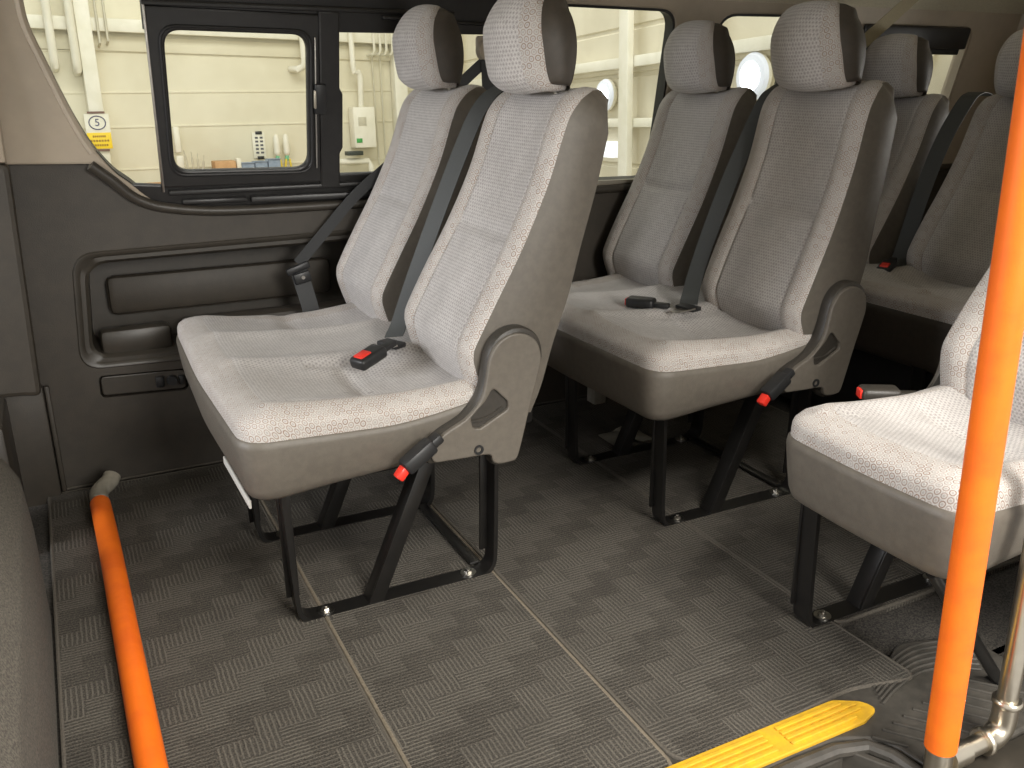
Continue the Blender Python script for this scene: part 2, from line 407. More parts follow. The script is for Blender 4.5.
def window(n, loop, y_out=.03):
    mb = MB(); rings = [[wall_pt(a, b, .004) for a, b in loop], [wall_pt(a, b, .004) for a, b in shrink(loop, .007)], [wall_pt(a, b, .045) for a, b in shrink(loop, .007)], [wall_pt(a, b, .045) for a, b in loop]]
    mb.grid(rings, closev=True)
    f = struct('window_%d' % n, mb, M['beige_trim'] if n > 3 else M['rubber'])
    mb = MB(); a = [wall_pt(p[0], p[1], .034) for p in loop]; b = [wall_pt(p[0], p[1], .038) for p in loop]
    mb.ngon(a); mb.ngon(b); mb.grid([a, b], closev=True); mb.build('glass_pane', M['glass'], f, smooth=False)
    return f
win1 = window(1, w1)
for n_, l_ in ((2, w2), (3, w3), (4, w4)):
    ww = window(n_, l_)
    if n_ == 2:
        mb = MB(); mb.beam(wall_pt(1.31, .712, .005), wall_pt(1.75, .708, .005), .02, .012, .003); mb.build('sill', M['greyjoint'], ww)
    if n_ == 4:
        mb = MB(); mb.box(wall_pt(2.77, 1.155, .0), (.52, .03, .075), .008, Matrix.Rotation(TH, 3, 'X')); hd = mb.build('window_header', M['window_black'], ww)
        mb = MB(); mb.box(wall_pt(2.77, 1.108, .012), (.50, .02, .022), .005, Matrix.Rotation(TH, 3, 'X')); mb.build('blind_roller', M['black_plastic'], hd)
    if n_ == 3:
        mb = MB(); mb.beam(wall_pt(2.225, .72, .012), wall_pt(2.205, 1.19, .012), .025, .03, .004); mb.build('window_frame', M['window_black'], ww)

# black sliding-window assembly in the first opening
mb = MB()
sash_open = fillet([(.290, .806), (.624, .799), (.626, 1.124), (.293, 1.129)], .038, 8)
plate([(.255, .765), (.660, .760), (.660, 1.172), (.255, 1.180)], [sash_open], .022, .005, lambda a, b, c: wall_pt(a, b, c+.004), mb)
sf = mb.build('sliding_sash', M['window_black'], win1)
mb = MB()
so2 = [tuple(p) for p in sash_open]
mb.tube([wall_pt(p[0], p[1], -.010) for p in shrink(so2, -.010)]+[wall_pt(shrink(so2, -.010)[0][0], shrink(so2, -.010)[0][1], -.010)], .004, 8); mb.build('seal', M['rubber'], sf)
mb = MB(); mb.box(wall_pt(.655, .975, -.014), (.030, .018, .075), .004, Matrix.Rotation(TH, 3, 'X')); la = mb.build('latch', M['black_plastic'], sf)
mb = MB(); mb.box(wall_pt(.640, .975, -.020), (.006, .010, .045), .002, Matrix.Rotation(TH, 3, 'X')); mb.build('latch_lever', M['chrome'], la)
mb = MB(); mb.beam(wall_pt(.258, .755, -.006), wall_pt(.254, 1.185, -.006), .006, .006, .002); mb.build('edge_strip', M['steel'], win1)
mb = MB(); mb.beam(wall_pt(.644, .80, -.012), wall_pt(.645, 1.12, -.012), .004, .004, .001); mb.build('edge_strip', M['steel'], sf)
mb = MB(); plate(fillet([(.655, .745), (.708, .745), (.708, .835), (.716, .85), (.716, .985), (.708, 1.0), (.708, 1.18), (.655, 1.18)], 0), [], .026, .005, lambda a, b, c: wall_pt(a, b, c), mb)
mb.build('centre_bar', M['window_black'], win1)
mb = MB(); plate(fillet([(.25, 1.128), (1.15, 1.132), (1.19, 1.16), (1.19, 1.24), (.25, 1.25)], [0, .03, .03, 0, 0], 5), [], .020, .005, lambda a, b, c: wall_pt(a, b, c+.010), mb)
mb.beam(wall_pt(.25, 1.187, -.005), wall_pt(1.02, 1.182, -.005), .01, .012, .003); mb.beam(wall_pt(.82, 1.168, -.004), wall_pt(1.13, 1.158, -.004), .022, .008, .003)
mb.build('window_header', M['window_black'], win1)
mb = MB(); plate([(.180, .777), (.215, .742), (.26, .706), (1.20, .690), (1.20, .772), (.705, .776), (.255, .770)], [], .018, .004, lambda a, b, c: wall_pt(a, max(b, WZ+.0001), c+.012), mb)
mb.beam(wall_pt(.27, .752, -.004), wall_pt(1.18, .747, -.004), .016, .012, .003); mb.beam(wall_pt(.30, .728, -.005), wall_pt(.46, .725, -.005), .016, .012, .003); mb.beam(wall_pt(.47, .724, -.006), wall_pt(1.18, .716, -.006), .020, .016, .003)
mb.build('window_track', M['window_black'], win1)

# headliner: cross-section swept along the van
prof = smooth_path([(2.345, 1.215), (2.318, 1.245), (2.25, 1.290), (2.12, 1.325), (1.9, 1.352), (1.5, 1.365), (1.1, 1.352), (.88, 1.315), (.76, 1.25)], 5)
mb = MB()
mb.grid([[Vector((x, p.x, p.y)) for p in prof] for x in [-1.0+.43*i for i in range(11)]])
mb.grid([[Vector((x, p.x, p.y+.03)) for p in prof] for x in [-1.0+.43*i for i in range(11)]])
struct('ceiling', mb, M['headliner'])
# rear of the van and the door-side wall behind the step
mb = MB(); plate(fillet([(.70, -.02), (2.46, -.02), (2.44, .7), (2.32, 1.27), (1.9, 1.40), (1.1, 1.40), (.76, 1.30)], 0), [fillet([(.98, .72), (1.95, .72), (1.95, 1.18), (.98, 1.18)], .06)], .03, .006, lambda a, b, c: (3.31+c, a, b), mb)
struct('wall_rear', mb, M['beige_trim'])
mb = MB(); plate([(1.45, -.02), (3.3, -.02), (3.3, 1.30), (1.45, 1.30)], [], .03, .006, XZ(.655), mb)  # unseen wall, left windowless to keep light off the second row
mb.box((.64, .70, 1.31), (1.62, .07, .08), .02)
struct('wall_right', mb, M['beige_trim'])
mb = MB(); mb.box((1.55, .62, -.025), (.95, .16, .05), .01); struct('trim_5', mb, M['dark_trim_smooth'])

# front pillar cover (far left) and kick panel below it
mb = MB(); plate(fillet([(-.30, .84), (-.068, .842), (-.086, .283), (-.126, .290), (-.30, .30)], [0, .02, .02, .01, 0]), [], .045, .012, XZ(WY-.042), mb)
struct('trim_2', mb, M['dark_trim'], angle=12)
mb = MB(); plate([(-.30, .84), (-.072, .842), (-.062, 1.24), (-.30, 1.24)], [], .04, .012, lambda a, b, c: (a, WY-.055-.12*max(b-.84, 0)+c, b), mb)
struct('trim_3', mb, M['beige_trim'])
mb = MB(); mb.box((-.14, WY-.028, .145), (.115, .035, .315), .006); mb.box((-.075, WY-.012, .145), (.012, .016, .30), .004)
struct('trim_4', mb, M['dark_trim'])
mb = MB(); mb.tube([(-.08, WY-.004, .006), (1.2, WY-.004, .006), (3.2, WY-.004, .006)], .003, 8)
struct('baseboard_left', mb, M['dark_binding'])

# carpeted engine cover in front of the cabin
mb = MB()
sec = [(-.118, 0), (-.118, .20), (-.124, .29), (-.150, .345), (-.20, .375), (-.27, .385), (-.60, .385), (-.60, 0)]
sec = fillet(sec, [0, .05, .06, .06, .05, .05, .03, 0], 5)
rows = []
for y, sh, dz in [(.70, 0, 0), (1.0, 0, 0), (1.5, 0, 0), (1.80, .002, -.004), (1.87, .008, -.012), (1.91, .022, -.03), (1.935, .05, -.06)]:
    rows.append([Vector((max(a-sh, -.62), y, max(b+dz*(b/.385), 0))) for a, b in sec])
mb.grid(rows, closev=True); mb.ngon(rows[0]); mb.ngon(rows[-1])
tag(mb.build('carpeted_bulkhead', M['bulk_carpet']), 'grey carpet-covered rounded bulkhead at the left edge of the floor', 'bulkhead')
mb = MB(); mb.box((-.225, 2.22, .155), (.13, .24, .31), .012)
o = tag(mb.build('storage_box', M['dark_trim_smooth']), 'dark plastic box behind the carpeted bulkhead against the pillar', 'box')
mb = MB(); mb.beam((-.17, 2.098, .165), (-.17, 2.098, .215), .022, .01, .003); mb.build('catch', M['steel'], o)

# ------------------------------------------------------------------ floor mats and step
def floor_mat(pts, radii, label, bind):
    loop = fillet(pts, radii, 6); mb = MB()
    top = [Vector((a, b, .009)) for a, b in loop]; bot = [Vector((a, b, -.008)) for a, b in loop]
    mb.ngon(top); mb.ngon(bot); mb.grid([top, bot], closev=True)
    cx = sum(p[0] for p in pts)/len(pts); cy = sum(p[1] for p in pts)/len(pts)
    o = tag(mb.build('floor_mat', M['mat'], smooth=False), label, 'floor mat', 'patterned floor mats')
    mb = MB(); mb.tube([Vector((a, b, .006)) for a, b in loop]+[Vector((*loop[0], .006))], .0042, 8); mb.build('edge_binding', bind, o)
    return o
floor_mat([(-.108, .75), (.362, .75), (.362, 2.40), (-.112, 2.40)], [.01, .01, .02, .02], 'dark patterned floor mat running under the fallen orange bar', M['dark_binding'])
floor_mat([(.370, .75), (.740, .885), (.740, 2.40), (.370, 2.40)], [.01, .045, .02, .02], 'dark patterned floor mat between the pale seams, under the front bench seat', M['binding'])
floor_mat([(.749, .885), (1.13, .905), (1.262, .872), (1.250, 1.15), (1.250, 2.40), (.749, 2.40)], [.05, .2, .02, .0, .02, .02], 'dark zigzag patterned floor mat in the aisle beside the yellow tread', M['dark_binding'])

floor_mat([(1.259, 1.06), (2.00, 1.06), (2.00, 2.40), (1.259, 2.40)], [.03, .02, .02, .02], 'dark patterned floor mat under the second bench seat and the single seat', M['dark_binding'])

# moulded step surround with ribbed tread
mb = MB()
so = fillet([(.20, .93), (.70, .93), (1.11, .93), (1.25, .93), (1.32, .965), (1.46, .92), (1.46, .70), (1.10, .70), (1.085, .79), (1.02, .822), (.93, .826), (.20, .79)], [0, .1, .1, .03, .05, 0, 0, .02, .05, .05, .05, 0], 6)
plate(so, [], .022, .005, lambda a, b, c: (a, b, -.006+c), mb)
mb.box((.72, .69, -.065), (1.2, .25, .02), .004); mb.box((.60, .815, -.045), (.85, .015, .05), .004); mb.beam((1.02, .815, -.035), (1.085, .70, -.035), .06, .012, .002, up=(0, 0, 1))
mb.tube([(.55, .806, -.004), (.90, .815, -.004), (1.00, .812, -.004), (1.055, .795, -.004), (1.075, .76, -.004), (1.08, .71, -.004)], .012, 10)
st = tag(mb.build('door_step', M['step_rubber'], angle=15), 'dark ribbed plastic door step at the lower right', 'step')
mb = MB()
for i in range(10):
    a = Vector((1.070, .800, .006)).lerp(Vector((1.330, .838, .006)), i/9); L = .055+.02*min(i, 3)
    b = a+Vector((.62, -.78, 0))*L
    if b.y < .715: b = a.lerp(b, (a.y-.715)/(a.y-b.y))
    mb.beam(a, b, .0055, .006, .0015, up=(.78, .62, 0))
for i in range(6):
    f = i/5; q = lambda p0, p1: Vector(p0).lerp(Vector(p1), f)
    arc = smooth_path([q((1.175, .898, .006), (1.150, .850, .006)), q((1.235, .920, .006), (1.205, .868, .006)), q((1.315, .940, .006), (1.275, .880, .006)), q((1.385, .930, .006), (1.335, .868, .006)), q((1.435, .895, .006), (1.385, .835, .006))], 6)
    mb.tube(arc, .0032, 6)
mb.build('tread_ribs', M['step_rubber'], st)
mb = MB()
yl = fillet([(.30, .832), (1.085, .828), (1.128, .842), (1.118, .868), (1.075, .893), (.30, .893)], [0, .03, .03, .03, .03, 0], 5)
plate(yl, [], .008, .002, lambda a, b, c: (a, b, .008+c), mb)
for x0, x1 in ((.32, .60), (.62, .905), (.935, 1.10)):
    for i, yy in enumerate((.8425, .8545, .8665, .8785)):
        e = 0 if x1 < 1.0 else (-.022, .0, .0, -.022)[i]
        mb.beam((x0, yy, .0135), (x1+e, yy, .0135), .0075, .005, .0015)
ty = tag(mb.build('tread_strip', M['yellow'], angle=15), 'yellow ribbed anti-slip strip along the step edge', 'tread strip')

# ------------------------------------------------------------------ seats
def frame_at(P, i):
    a = P[max(i-1, 0)]; b = P[min(i+1, len(P)-1)]; t = (b-a).normalized(); return Vector((-t.y, t.x))  # left normal in (x, z)

FRONT = [(.712, .395), (.690, .440), (.671, .500), (.669, .525), (.676, .548), (.720, .628), (.777, .727), (.830, .836), (.864, .930), (.880, .965), (.905, .992)]
OVER = [(.930, 1.003), (.955, 1.007), (.976, 1.002), (.985, .985)]
BACK = [(.805, .385), (.828, .440), (.853, .530), (.886, .620), (.912, .708), (.947, .821), (.973, .931), (.983, .970), (.985, .985)]

def rotp(p, ang, piv, dx, dz=0):
    c, s_ = math.cos(ang), math.sin(ang); x, z = p[0]-piv[0], p[1]-piv[1]
    return Vector((piv[0]+x*c-z*s_+dx, piv[1]+x*s_+z*c+dz))

def cushioned(parent, fname, sname, F, B, yc, hwf, crown, roll, s0, seams, xo, uvs, mats, side_bulge=.008, tier=True, shell='vinyl'):
    """padded shape: fabric over the front and top, vinyl sides and back.  F front profile bottom->top, B back profile bottom->top"""
    NT_, NS = 72, 64
    F = resample(smooth_path(F, 6), NT_); B = resample(smooth_path(B, 6), NT_)
    L = sum((F[i+1]-F[i]).length for i in range(NT_-1))
    rows, uv = [], []; mi = []; acc = 0
    for i, p in enumerate(F):
        if i: acc += (F[i]-F[i-1]).length
        t = i/(NT_-1); nrm = frame_at(F, i); hw = hwf(t)      # nrm points forward (-x) side
        row, ur = [], []
        for j in range(NS+1):
            s = -1+2*j/NS
            d = crown(t, s); a = abs(s)
            if a > s0: d -= roll*(1-math.sqrt(max(0, 1-((a-s0)/(1-s0))**2)))*min(1, (1-t)*8)
            q = p+nrm*d
            row.append(Vector((q.x+xo, yc+s*hw, q.y)))
        us = [0.0]
        for a_, b_ in zip(row, row[1:]): us.append(us[-1]+(b_-a_).length)
        ur = [(u_-us[NS//2], acc) for u_ in us]
        rows.append(row); uv.append(ur)
    mb = MB(); mb.grid(rows, uv=uv)
    k = 0; MI = []
    for i in range(NT_-1):
        for j in range(NS):
            s = -1+2*(j+.5)/NS; MI.append(0 if (abs(s) > seams or not tier) else 1)
    mb.MI = MI
    fab = mb.build(fname, mats, parent, uv=True, angle=60)
    hwb = lambda t: lerp(hwf(min(t, .78)), hwf(1.0), max(0, (t-.90)/.10))
    mb = MB()
    for sg in (-1, 1):
        G = []
        for i in range(NT_):
            f = rows[i][0 if sg < 0 else NS]; b = B[i]; bw = Vector((b.x+xo, yc+sg*hwb(i/(NT_-1)), b.y))
            G.append([f.lerp(bw, q/6)+Vector((0, sg*side_bulge*math.sin(math.pi*q/6), 0)) for q in range(7)])
        mb.grid(G)
    mb.grid([[Vector((B[i].x+xo, yc+hwb(i/(NT_-1))*s, B[i].y)) for s in [-1+2*j/8 for j in range(9)]] for i in range(NT_)])
    mb.ngon([rows[0][0], rows[0][NS], Vector((B[0].x+xo, yc+hwf(0), B[0].y)), Vector((B[0].x+xo, yc-hwf(0), B[0].y))])
    sh = mb.build(sname, M[shell], fab, angle=50)
    return fab, sh

def g(x, c, wd): return math.exp(-((x-c)/wd)**2)

def backrest(parent, yc, hw, xo, recl, dx, dz=0, piv=(.76, .42)):
    F = [rotp(p, recl, piv, dx, dz) for p in FRONT+OVER]; B = [rotp(p, recl, piv, dx, dz) for p in BACK]
    def hwf(t):
        h = hw*(.985+.03*g(t, .30, .2)-.03*max(0, (t-.5)/.5))
        if t > .80: h -= .030*(1-math.sqrt(max(0, 1-(min(1, (t-.80)/.14))**2)))
        return h
    def crown(t, s):
        a = abs(s)
        d = -.010*(1-min(1, (a/.66)**4))*min(1, t*4)*(1 if t < .75 else max(0, (1-t)/.25))
        d += .006*g(a, .80, .10)*min(1, (1-t)*5)
        d -= .006*g(a, .655, .024)*(1 if t < .80 else max(0, (1-t)/.2))
        if a < .655: d -= .010*g(t, .50, .012); d += .010*math.exp(-((t-.30)/.17)**4)*(1-(a/.655)**2)
        return d
    fab, sh = cushioned(parent, 'backrest', 'back_shell', F, B, yc, hwf, crown, .010, .90, .655, xo, None, [M['fab_edge'], M['fab_mid']])
    return fab

HF = [(.922, 1.001), (.895, 1.000), (.873, 1.006), (.860, 1.030), (.851, 1.075), (.848, 1.115), (.855, 1.150), (.870, 1.174), (.890, 1.184), (.905, 1.180)]
HB = [(.924, 1.001), (.930, 1.02), (.935, 1.06), (.934, 1.105), (.928, 1.14), (.918, 1.166), (.905, 1.180)]
def headrest(parent, yc, xo, recl, dx, dz=0, piv=(.76, .42), wd=.106):
    F = [rotp(p, recl, piv, dx, dz) for p in HF]; B = [rotp(p, recl, piv, dx, dz) for p in HB]
    def hwf(t):
        h = wd*(.95+.08*math.sin(math.pi*min(1, t*1.15)))
        if t > .42: h -= wd*.50*(1-math.sqrt(max(0, 1-((t-.42)/.58)**2)))
        if t < .1: h -= wd*.04*(1-t/.1)
        return h
    def crown(t, s):
        q = min(1, max(0, (t-.10)/.22)); return .044*(1-s*s)*q*q*(3-2*q)*min(1, (1-t)*2.6)
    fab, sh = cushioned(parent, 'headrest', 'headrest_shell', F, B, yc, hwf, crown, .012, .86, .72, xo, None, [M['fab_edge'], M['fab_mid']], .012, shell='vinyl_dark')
    for s in (-.055, .055):
        mb = MB()
        a = rotp((.925, .985), recl, piv, dx, dz); b = rotp((.913, 1.02), recl, piv, dx, dz)
        mb.tube([(a.x+xo, yc+s, a.y), (b.x+xo, yc+s, b.y)], .006, 10)
        c = rotp((.922, 1.003), recl, piv, dx, dz); mb.box((c.x+xo, yc+s, c.y), (.026, .03, .008), .003)
        mb.build('headrest_post', M['steel'], fab)
    return fab

def cushion(parent, y0, y1, xo, seatc, xf=.222, xr=.775, zb=.297, skirt='vinyl'):
    """one fabric cushion with a vinyl skirt under its seam"""
    N = 160; r = .058; yo = .012
    plan = [(xr, y0), (xr, y1), (xf, y1), (xf, y0)]
    loop = fillet([(xr, y0), (xr, y1), (xf+.012, y1), (xf, (y0+y1)/2), (xf+.012, y0)], [.03, .03, r, 3.0, r], 14)
    loop = [p for p in loop]
    LP = [Vector((*p, 0)) for p in loop]; LP = resample(LP+[LP[0]], N+1)[:-1]
    def zs(x):
        u = (x-xf)/(xr-xf)
        return lerp(.424, .413, min(1, u/.5)) if u < .5 else .413+.045*((u-.5)/.5)**1.6
    def ztop(x, y):
        u = (x-xf)/(xr-xf); z = .462
        z += .012*g(u, .06, .16)-.010*g(u, .60, .25)
        for c, h in seatc:
            v = (y-c)/h
            z += -.026*math.exp(-(v/.55)**4)*g(u, .62, .38)
            z += .010*g(abs(v), .84, .16)*(1 if u > .1 else 0)
            z -= .009*g(u, .50, .030)*math.exp(-(v/.62)**8)
            z -= .010*g(abs(v), .66, .035)*(1 if u > .14 else 0)
        return z
    spine = lambda p: Vector((min(max(p.x, xf+.2), xr-.2), min(max(p.y, y0+.16), y1-.16), 0))
    ks = [0, .01, .03, .06, .10, .15, .22, .30, .40, .52, .64, .76, .88, 1.0]
    rows, uv = [], []
    for k in ks:
        rw, ur = [], []
        for p in LP:
            c = spine(p); q = p.lerp(c, k); a = min(1, k/.30); h = math.sqrt(max(0, 1-(1-a)**2))
            z = lerp(zs(p.x), ztop(q.x, q.y), h)
            out = .010*math.sin(math.pi*min(1, k/.15))*(1 if k < .15 else 0)
            dirv = (p-c).normalized(); q = q+dirv*out
            rw.append(Vector((q.x+xo, q.y, z))); dz_ = ztop(q.x, q.y)-z; ur.append((q.y+.9*dirv.y*dz_, q.x+.9*dirv.x*dz_))
        rows.append(rw); uv.append(ur)
    mb = MB(); mb.grid(rows, closev=True, uv=uv)
    mb.MI = []
    n = len(LP)
    for i in range(len(ks)-1):
        for j in range(n):
            mb.MI.append(0 if ks[i] < .28 else 1)
    # inner patch between the two spine edges
    inner = rows[-1]; xs = [xf+.2+(xr-xf-.4)*i/24 for i in range(25)]; ys = [y0+.16+(y1-y0-.32)*i/40 for i in range(41)]
    mb.grid([[Vector((x+xo, y, ztop(x, y))) for y in ys] for x in xs], uv=[[(y, x) for y in ys] for x in xs], mi=1)
    mb.MI = mb.MI[:len(mb.F)]
    fab = mb.build('cushion', [M['fab_edge'], M['fab_mid']], parent, uv=True, angle=70)
    mb = MB(); rows = []
    for f, ins in ((0, 0), (.02, -.004), (.12, -.006), (.5, .000), (.8, .006), (.92, .012), (.98, .022), (1.0, .036)):
        rw = []
        for p in LP:
            c = spine(p); d = (c-p).normalized(); zt = zs(p.x); zbb = zb+.034*max(0, (p.x-xf)/(xr-xf))
            q = p+d*ins; rw.append(Vector((q.x+xo, q.y, lerp(zt, zbb, f))))
        rows.append(rw)
    mb.grid(rows, closev=True); mb.ngon(rows[-1])
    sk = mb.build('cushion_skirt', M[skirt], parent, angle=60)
    return fab, sk

COVER = [(.560, .352), (.575, .378), (.600, .395), (.636, .412), (.664, .437), (.679, .463), (.687, .500), (.694, .535), (.709, .560), (.732, .575), (.762, .578), (.790, .566), (.806, .545), (.811, .515), (.803, .478), (.788, .425), (.765, .335), (.755, .306), (.741, .300), (.712, .300), (.698, .308), (.690, .325), (.64, .328), (.591, .330), (.566, .333)]
def recliner_cover(parent, y, xo, sg=-1, mat='cover'):
    """moulded hinge cover on the outside of a bench; sg = side it faces along Y"""
    mb = MB(); lp = [(a+xo, b) for a, b in [tuple(p) for p in smooth_path(COVER, 3, True)]]
    plate(lp, [], .034, .009, XZ(y), mb)
    tri = fillet([(.699, .468), (.684, .444), (.652, .414), (.656, .392), (.672, .390), (.732, .420), (.730, .436)], [.008, .04, .006, .01, .01, .012, .01], 5)
    plate(shrink(lp, .009), [[(a+xo, b) for a, b in tri]], .012, .003, XZ(y+sg*.018), mb, 1)
    cv = mb.build('recliner_cover', [M[mat], M['vinyl']], parent, angle=35)  # base plate coloured darker than the plateau, as shade on its side wall
    mb = MB(); yy = y+sg*.019
    mb.tube([(p[0]+xo, yy-sg*.001, p[1]) for p in smooth_path([(.692, .470), (.676, .443), (.652, .416)], 4)], .0035, 6)
    mb.tube([(p[0]+xo, yy-sg*.001, p[1]) for p in smooth_path([(.650, .405), (.690, .408), (.722, .424)], 4)], .0035, 6)
    mb.build('cover_ridge', M[mat], cv)
    mb = MB(); mb.lathe([(.010, sg*.016), (.010, sg*.0265), (.006, sg*.0265), (.005, sg*.023)], (.667+xo, y, .347), 'y', 16); mb.build('screw_cap', M['black_plastic'], cv)
    return cv

def buckle_stalk(parent, a, b, red=.022):
    """stalk and buckle body from a to b; the red release is the end piece"""
    a, b = Vector(a), Vector(b); d = (b-a).normalized()
    mb = MB(); mb.beam(a, a.lerp(b, .35), .024, .018, .004); mb.beam(a.lerp(b, .22), b, .034, .030, .007)
    k = mb.build('buckle', M['black_plastic'], parent)
    mb = MB(); mb.beam(b-d*.004, b+(d+Vector((0, 0, -.5))).normalized()*red, .022, .017, .004); mb.build('release_button', M['red'], k)
    return k

def leg_frame(parent, y, xo, w=.042, hi=.345, sgn=1):
    """strap-metal leg frame: rounded U with a slanting brace, bolted to the floor"""
    path = smooth_path([(.306, hi), (.309, .25), (.314, .12), (.317, .055), (.322, .025), (.335, .010), (.360, .006), (.45, .006), (.60, .006), (.70, .006), (.728, .012), (.742, .028), (.746, .06), (.748, .15), (.750, hi-.02)], 4)
    mb = MB(); rows = []
    for i, p in enumerate(path):
        nn = frame_at(path, i)*.0045
        rows.append([Vector((p.x+nn.x+xo, y-w/2, p.y+nn.y)), Vector((p.x+nn.x+xo, y+w/2, p.y+nn.y)), Vector((p.x-nn.x+xo, y+w/2, p.y-nn.y)), Vector((p.x-nn.x+xo, y-w/2, p.y-nn.y))])
    mb.grid(rows, closev=True); mb.ngon(rows[0]); mb.ngon(rows[-1])
    # stiffening flanges of the uprights
    mb.beam((.316+xo, y+w/2-.004, .05), (.313+xo, y+w/2-.004, hi), .006, .026, .001)
    mb.beam((.738+xo, y+w/2-.004, .05), (.742+xo, y+w/2-.004, hi), .006, .026, .001)
    fr = mb.build('leg_frame', M['black_metal'], parent, angle=30)
    mb = MB(); mb.beam((.462+xo, y, .008), (.606+xo, y, hi), .040, .006, .001); mb.beam((.474+xo, y-.018, .008), (.618+xo, y-.018, hi), .005, .030, .001)
    mb.build('brace', M['black_metal'], fr)
    for bx in (.375, .690):
        mb = MB(); mb.lathe([(.017, .010), (.017, .013), (.011, .013), (.011, .014)], (bx+xo, y, 0), 'z', 20); mb.lathe([(.0085, .013), (.0085, .018), (.006, .019)], (bx+xo, y, 0), 'z', 6); mb.lathe([(.0045, .018), (.0045, .022)], (bx+xo, y, 0), 'z', 10)
        mb.build('bolt', M['steel'], fr)
    return fr

def bench(label, xo, y0, y1, backs, legs, recl, dx, group='grey passenger seats', cover=(True, False), stalk=True, hw=.178, zb=.297, shift={}, skirt='vinyl', cdx=0.0):
    root = thing('bench_seat', label, 'seat', (.53+xo, (y0+y1)/2, 0), group)
    cushion(root, y0, y1, xo+cdx, [(c, hw) for c in backs], zb=zb, skirt=skirt)
    for c in backs:
        r_, x_, z_ = shift.get(c, (recl, dx, 0))
        backrest(root, c, hw, xo, r_, x_, z_); headrest(root, c, xo, r_, x_, z_)
    if cover[0]: recliner_cover(root, y0-.013, xo, -1)
    if cover[1]: recliner_cover(root, y1+.013, xo, 1)
    mb = MB(); mb.box((.80+xo, (y0+y1)/2, .40), (.05, (y1-y0)-.06, .10), .01); mb.box((.55+xo, (y0+y1)/2, zb+.012), (.40, (y1-y0)-.12, .03), .004)
    mb.build('seat_pan', M['black_metal'], root)
    for y in legs: leg_frame(root, y, xo)
    if len(legs) > 1:
        mb = MB(); mb.beam((.715+xo, legs[0]+.02, .018), (.715+xo, legs[-1]-.02, .018), .006, .022, .001, up=(0, 0, 1)); mb.build('cross_bar', M['black_metal'], root)
    if stalk: buckle_stalk(root, (.590+xo, y0-.032, .388), (.513+xo, y0-.040, .340))
    return root

b1 = bench('large two-place bench seat in front, pale patterned fabric, beside the fallen orange bar', 0, 1.485, 2.31, [1.67, 2.195], [1.560, 1.915], 0, 0)
mb = MB(); mb.beam((.250, 1.56, .274), (.246, 1.80, .272), .005, .018, .002, up=(1, 0, 0)); mb.build('tray_edge', M['white_plastic'], b1)
b2 = bench('second two-place bench seat, just behind the front bench, with the buckle lying loose', .872, 1.485, 2.31, [1.67, 2.195], [1.560, 1.960], R(7.5), -.028, shift={1.67: (R(7.5), -.025, -.010), 2.195: (R(3), -.008, -.02)})
b3 = bench('shadowed rearmost bench seat, last row below the small rear window', 1.73, 1.30, 2.31, [1.765, 2.195], [1.560, 1.960], 0, 0, cover=(False, False), stalk=False, zb=.27, skirt='vinyl_dark', cdx=.06, shift={1.765: (0, -.01, -.030), 2.195: (0, -.095, -.035)})  # skirt colour darkened to stand for the shade below the last row
mb = MB(); mb.box((2.22, 1.80, .14), (.30, .92, .25), .02); mb.build('base_box', M['black_plastic'], b3)
s3 = bench('single seat at the right behind the leaning orange pole', .876, .735, 1.115, [.918], [1.090], R(-6), -.068, cover=(False, True), stalk=False, hw=.185)
s3.name = 'single_seat'; OFF['single_seat'] = Vector(s3.location)
mb = MB(); mb.tube([(1.150, .80, .292), (1.385, .80, .006)], .011, 12); mb.box(Vector((1.385, .80, .006))+Vector((.006, 0, -.004)), (.04, .04, .008), .002); mb.build('strut', M['black_metal'], s3)

# belts ---------------------------------------------------------------
def buckle_unit(name, label, c, ang, tilt=0.0, group='seat belt buckles', red_on_top=True, mat='black_plastic'):
    root = thing(name, label, 'buckle', c, group)
    rot = Matrix.Rotation(ang, 3, 'Z') @ Matrix.Rotation(tilt, 3, 'Y'); cv = Vector(c)
    mb = MB(); mb.box(cv, (.074, .044, .026), .008, rot, 3); mb.box(cv+rot @ Vector((.050, 0, -.002)), (.05, .022, .012), .003, rot); mb.build('body', M[mat], root)
    mb = MB(); mb.box(cv+rot @ Vector((-.014 if red_on_top else -.036, 0, .0105 if red_on_top else 0)), (.030 if red_on_top else .010, .026, .012 if red_on_top else .018), .003, rot); mb.build('release_button', M['red'], root)
    return root

def belt(label, pts, wid, tongue, ang, group='shoulder belts across the seats'):
    root = thing('seat_belt', label, 'seat belt', pts[-1], group)
    mb = MB(); mb.strip(smooth_path(pts, 5), wid, .0018); mb.build('webbing', M['webbing'], root)
    c = Vector(tongue); rot = Matrix.Rotation(ang, 3, 'Z')
    mb = MB(); mb.box(c, (.034, .060, .012), .004, rot); mb.build('tongue', M['black_plastic'], root)
    mb = MB(); mb.box(c+rot @ Vector((-.036, 0, -.002)), (.046, .024, .0025), .001, rot)
    mb.tube([c+rot @ Vector(v) for v in [(-.012, -.030, .004), (-.030, -.028, .004), (-.050, -.014, .0)]], .0022, 6)
    mb.build('metal_plate', M['steel'], root)
    return root

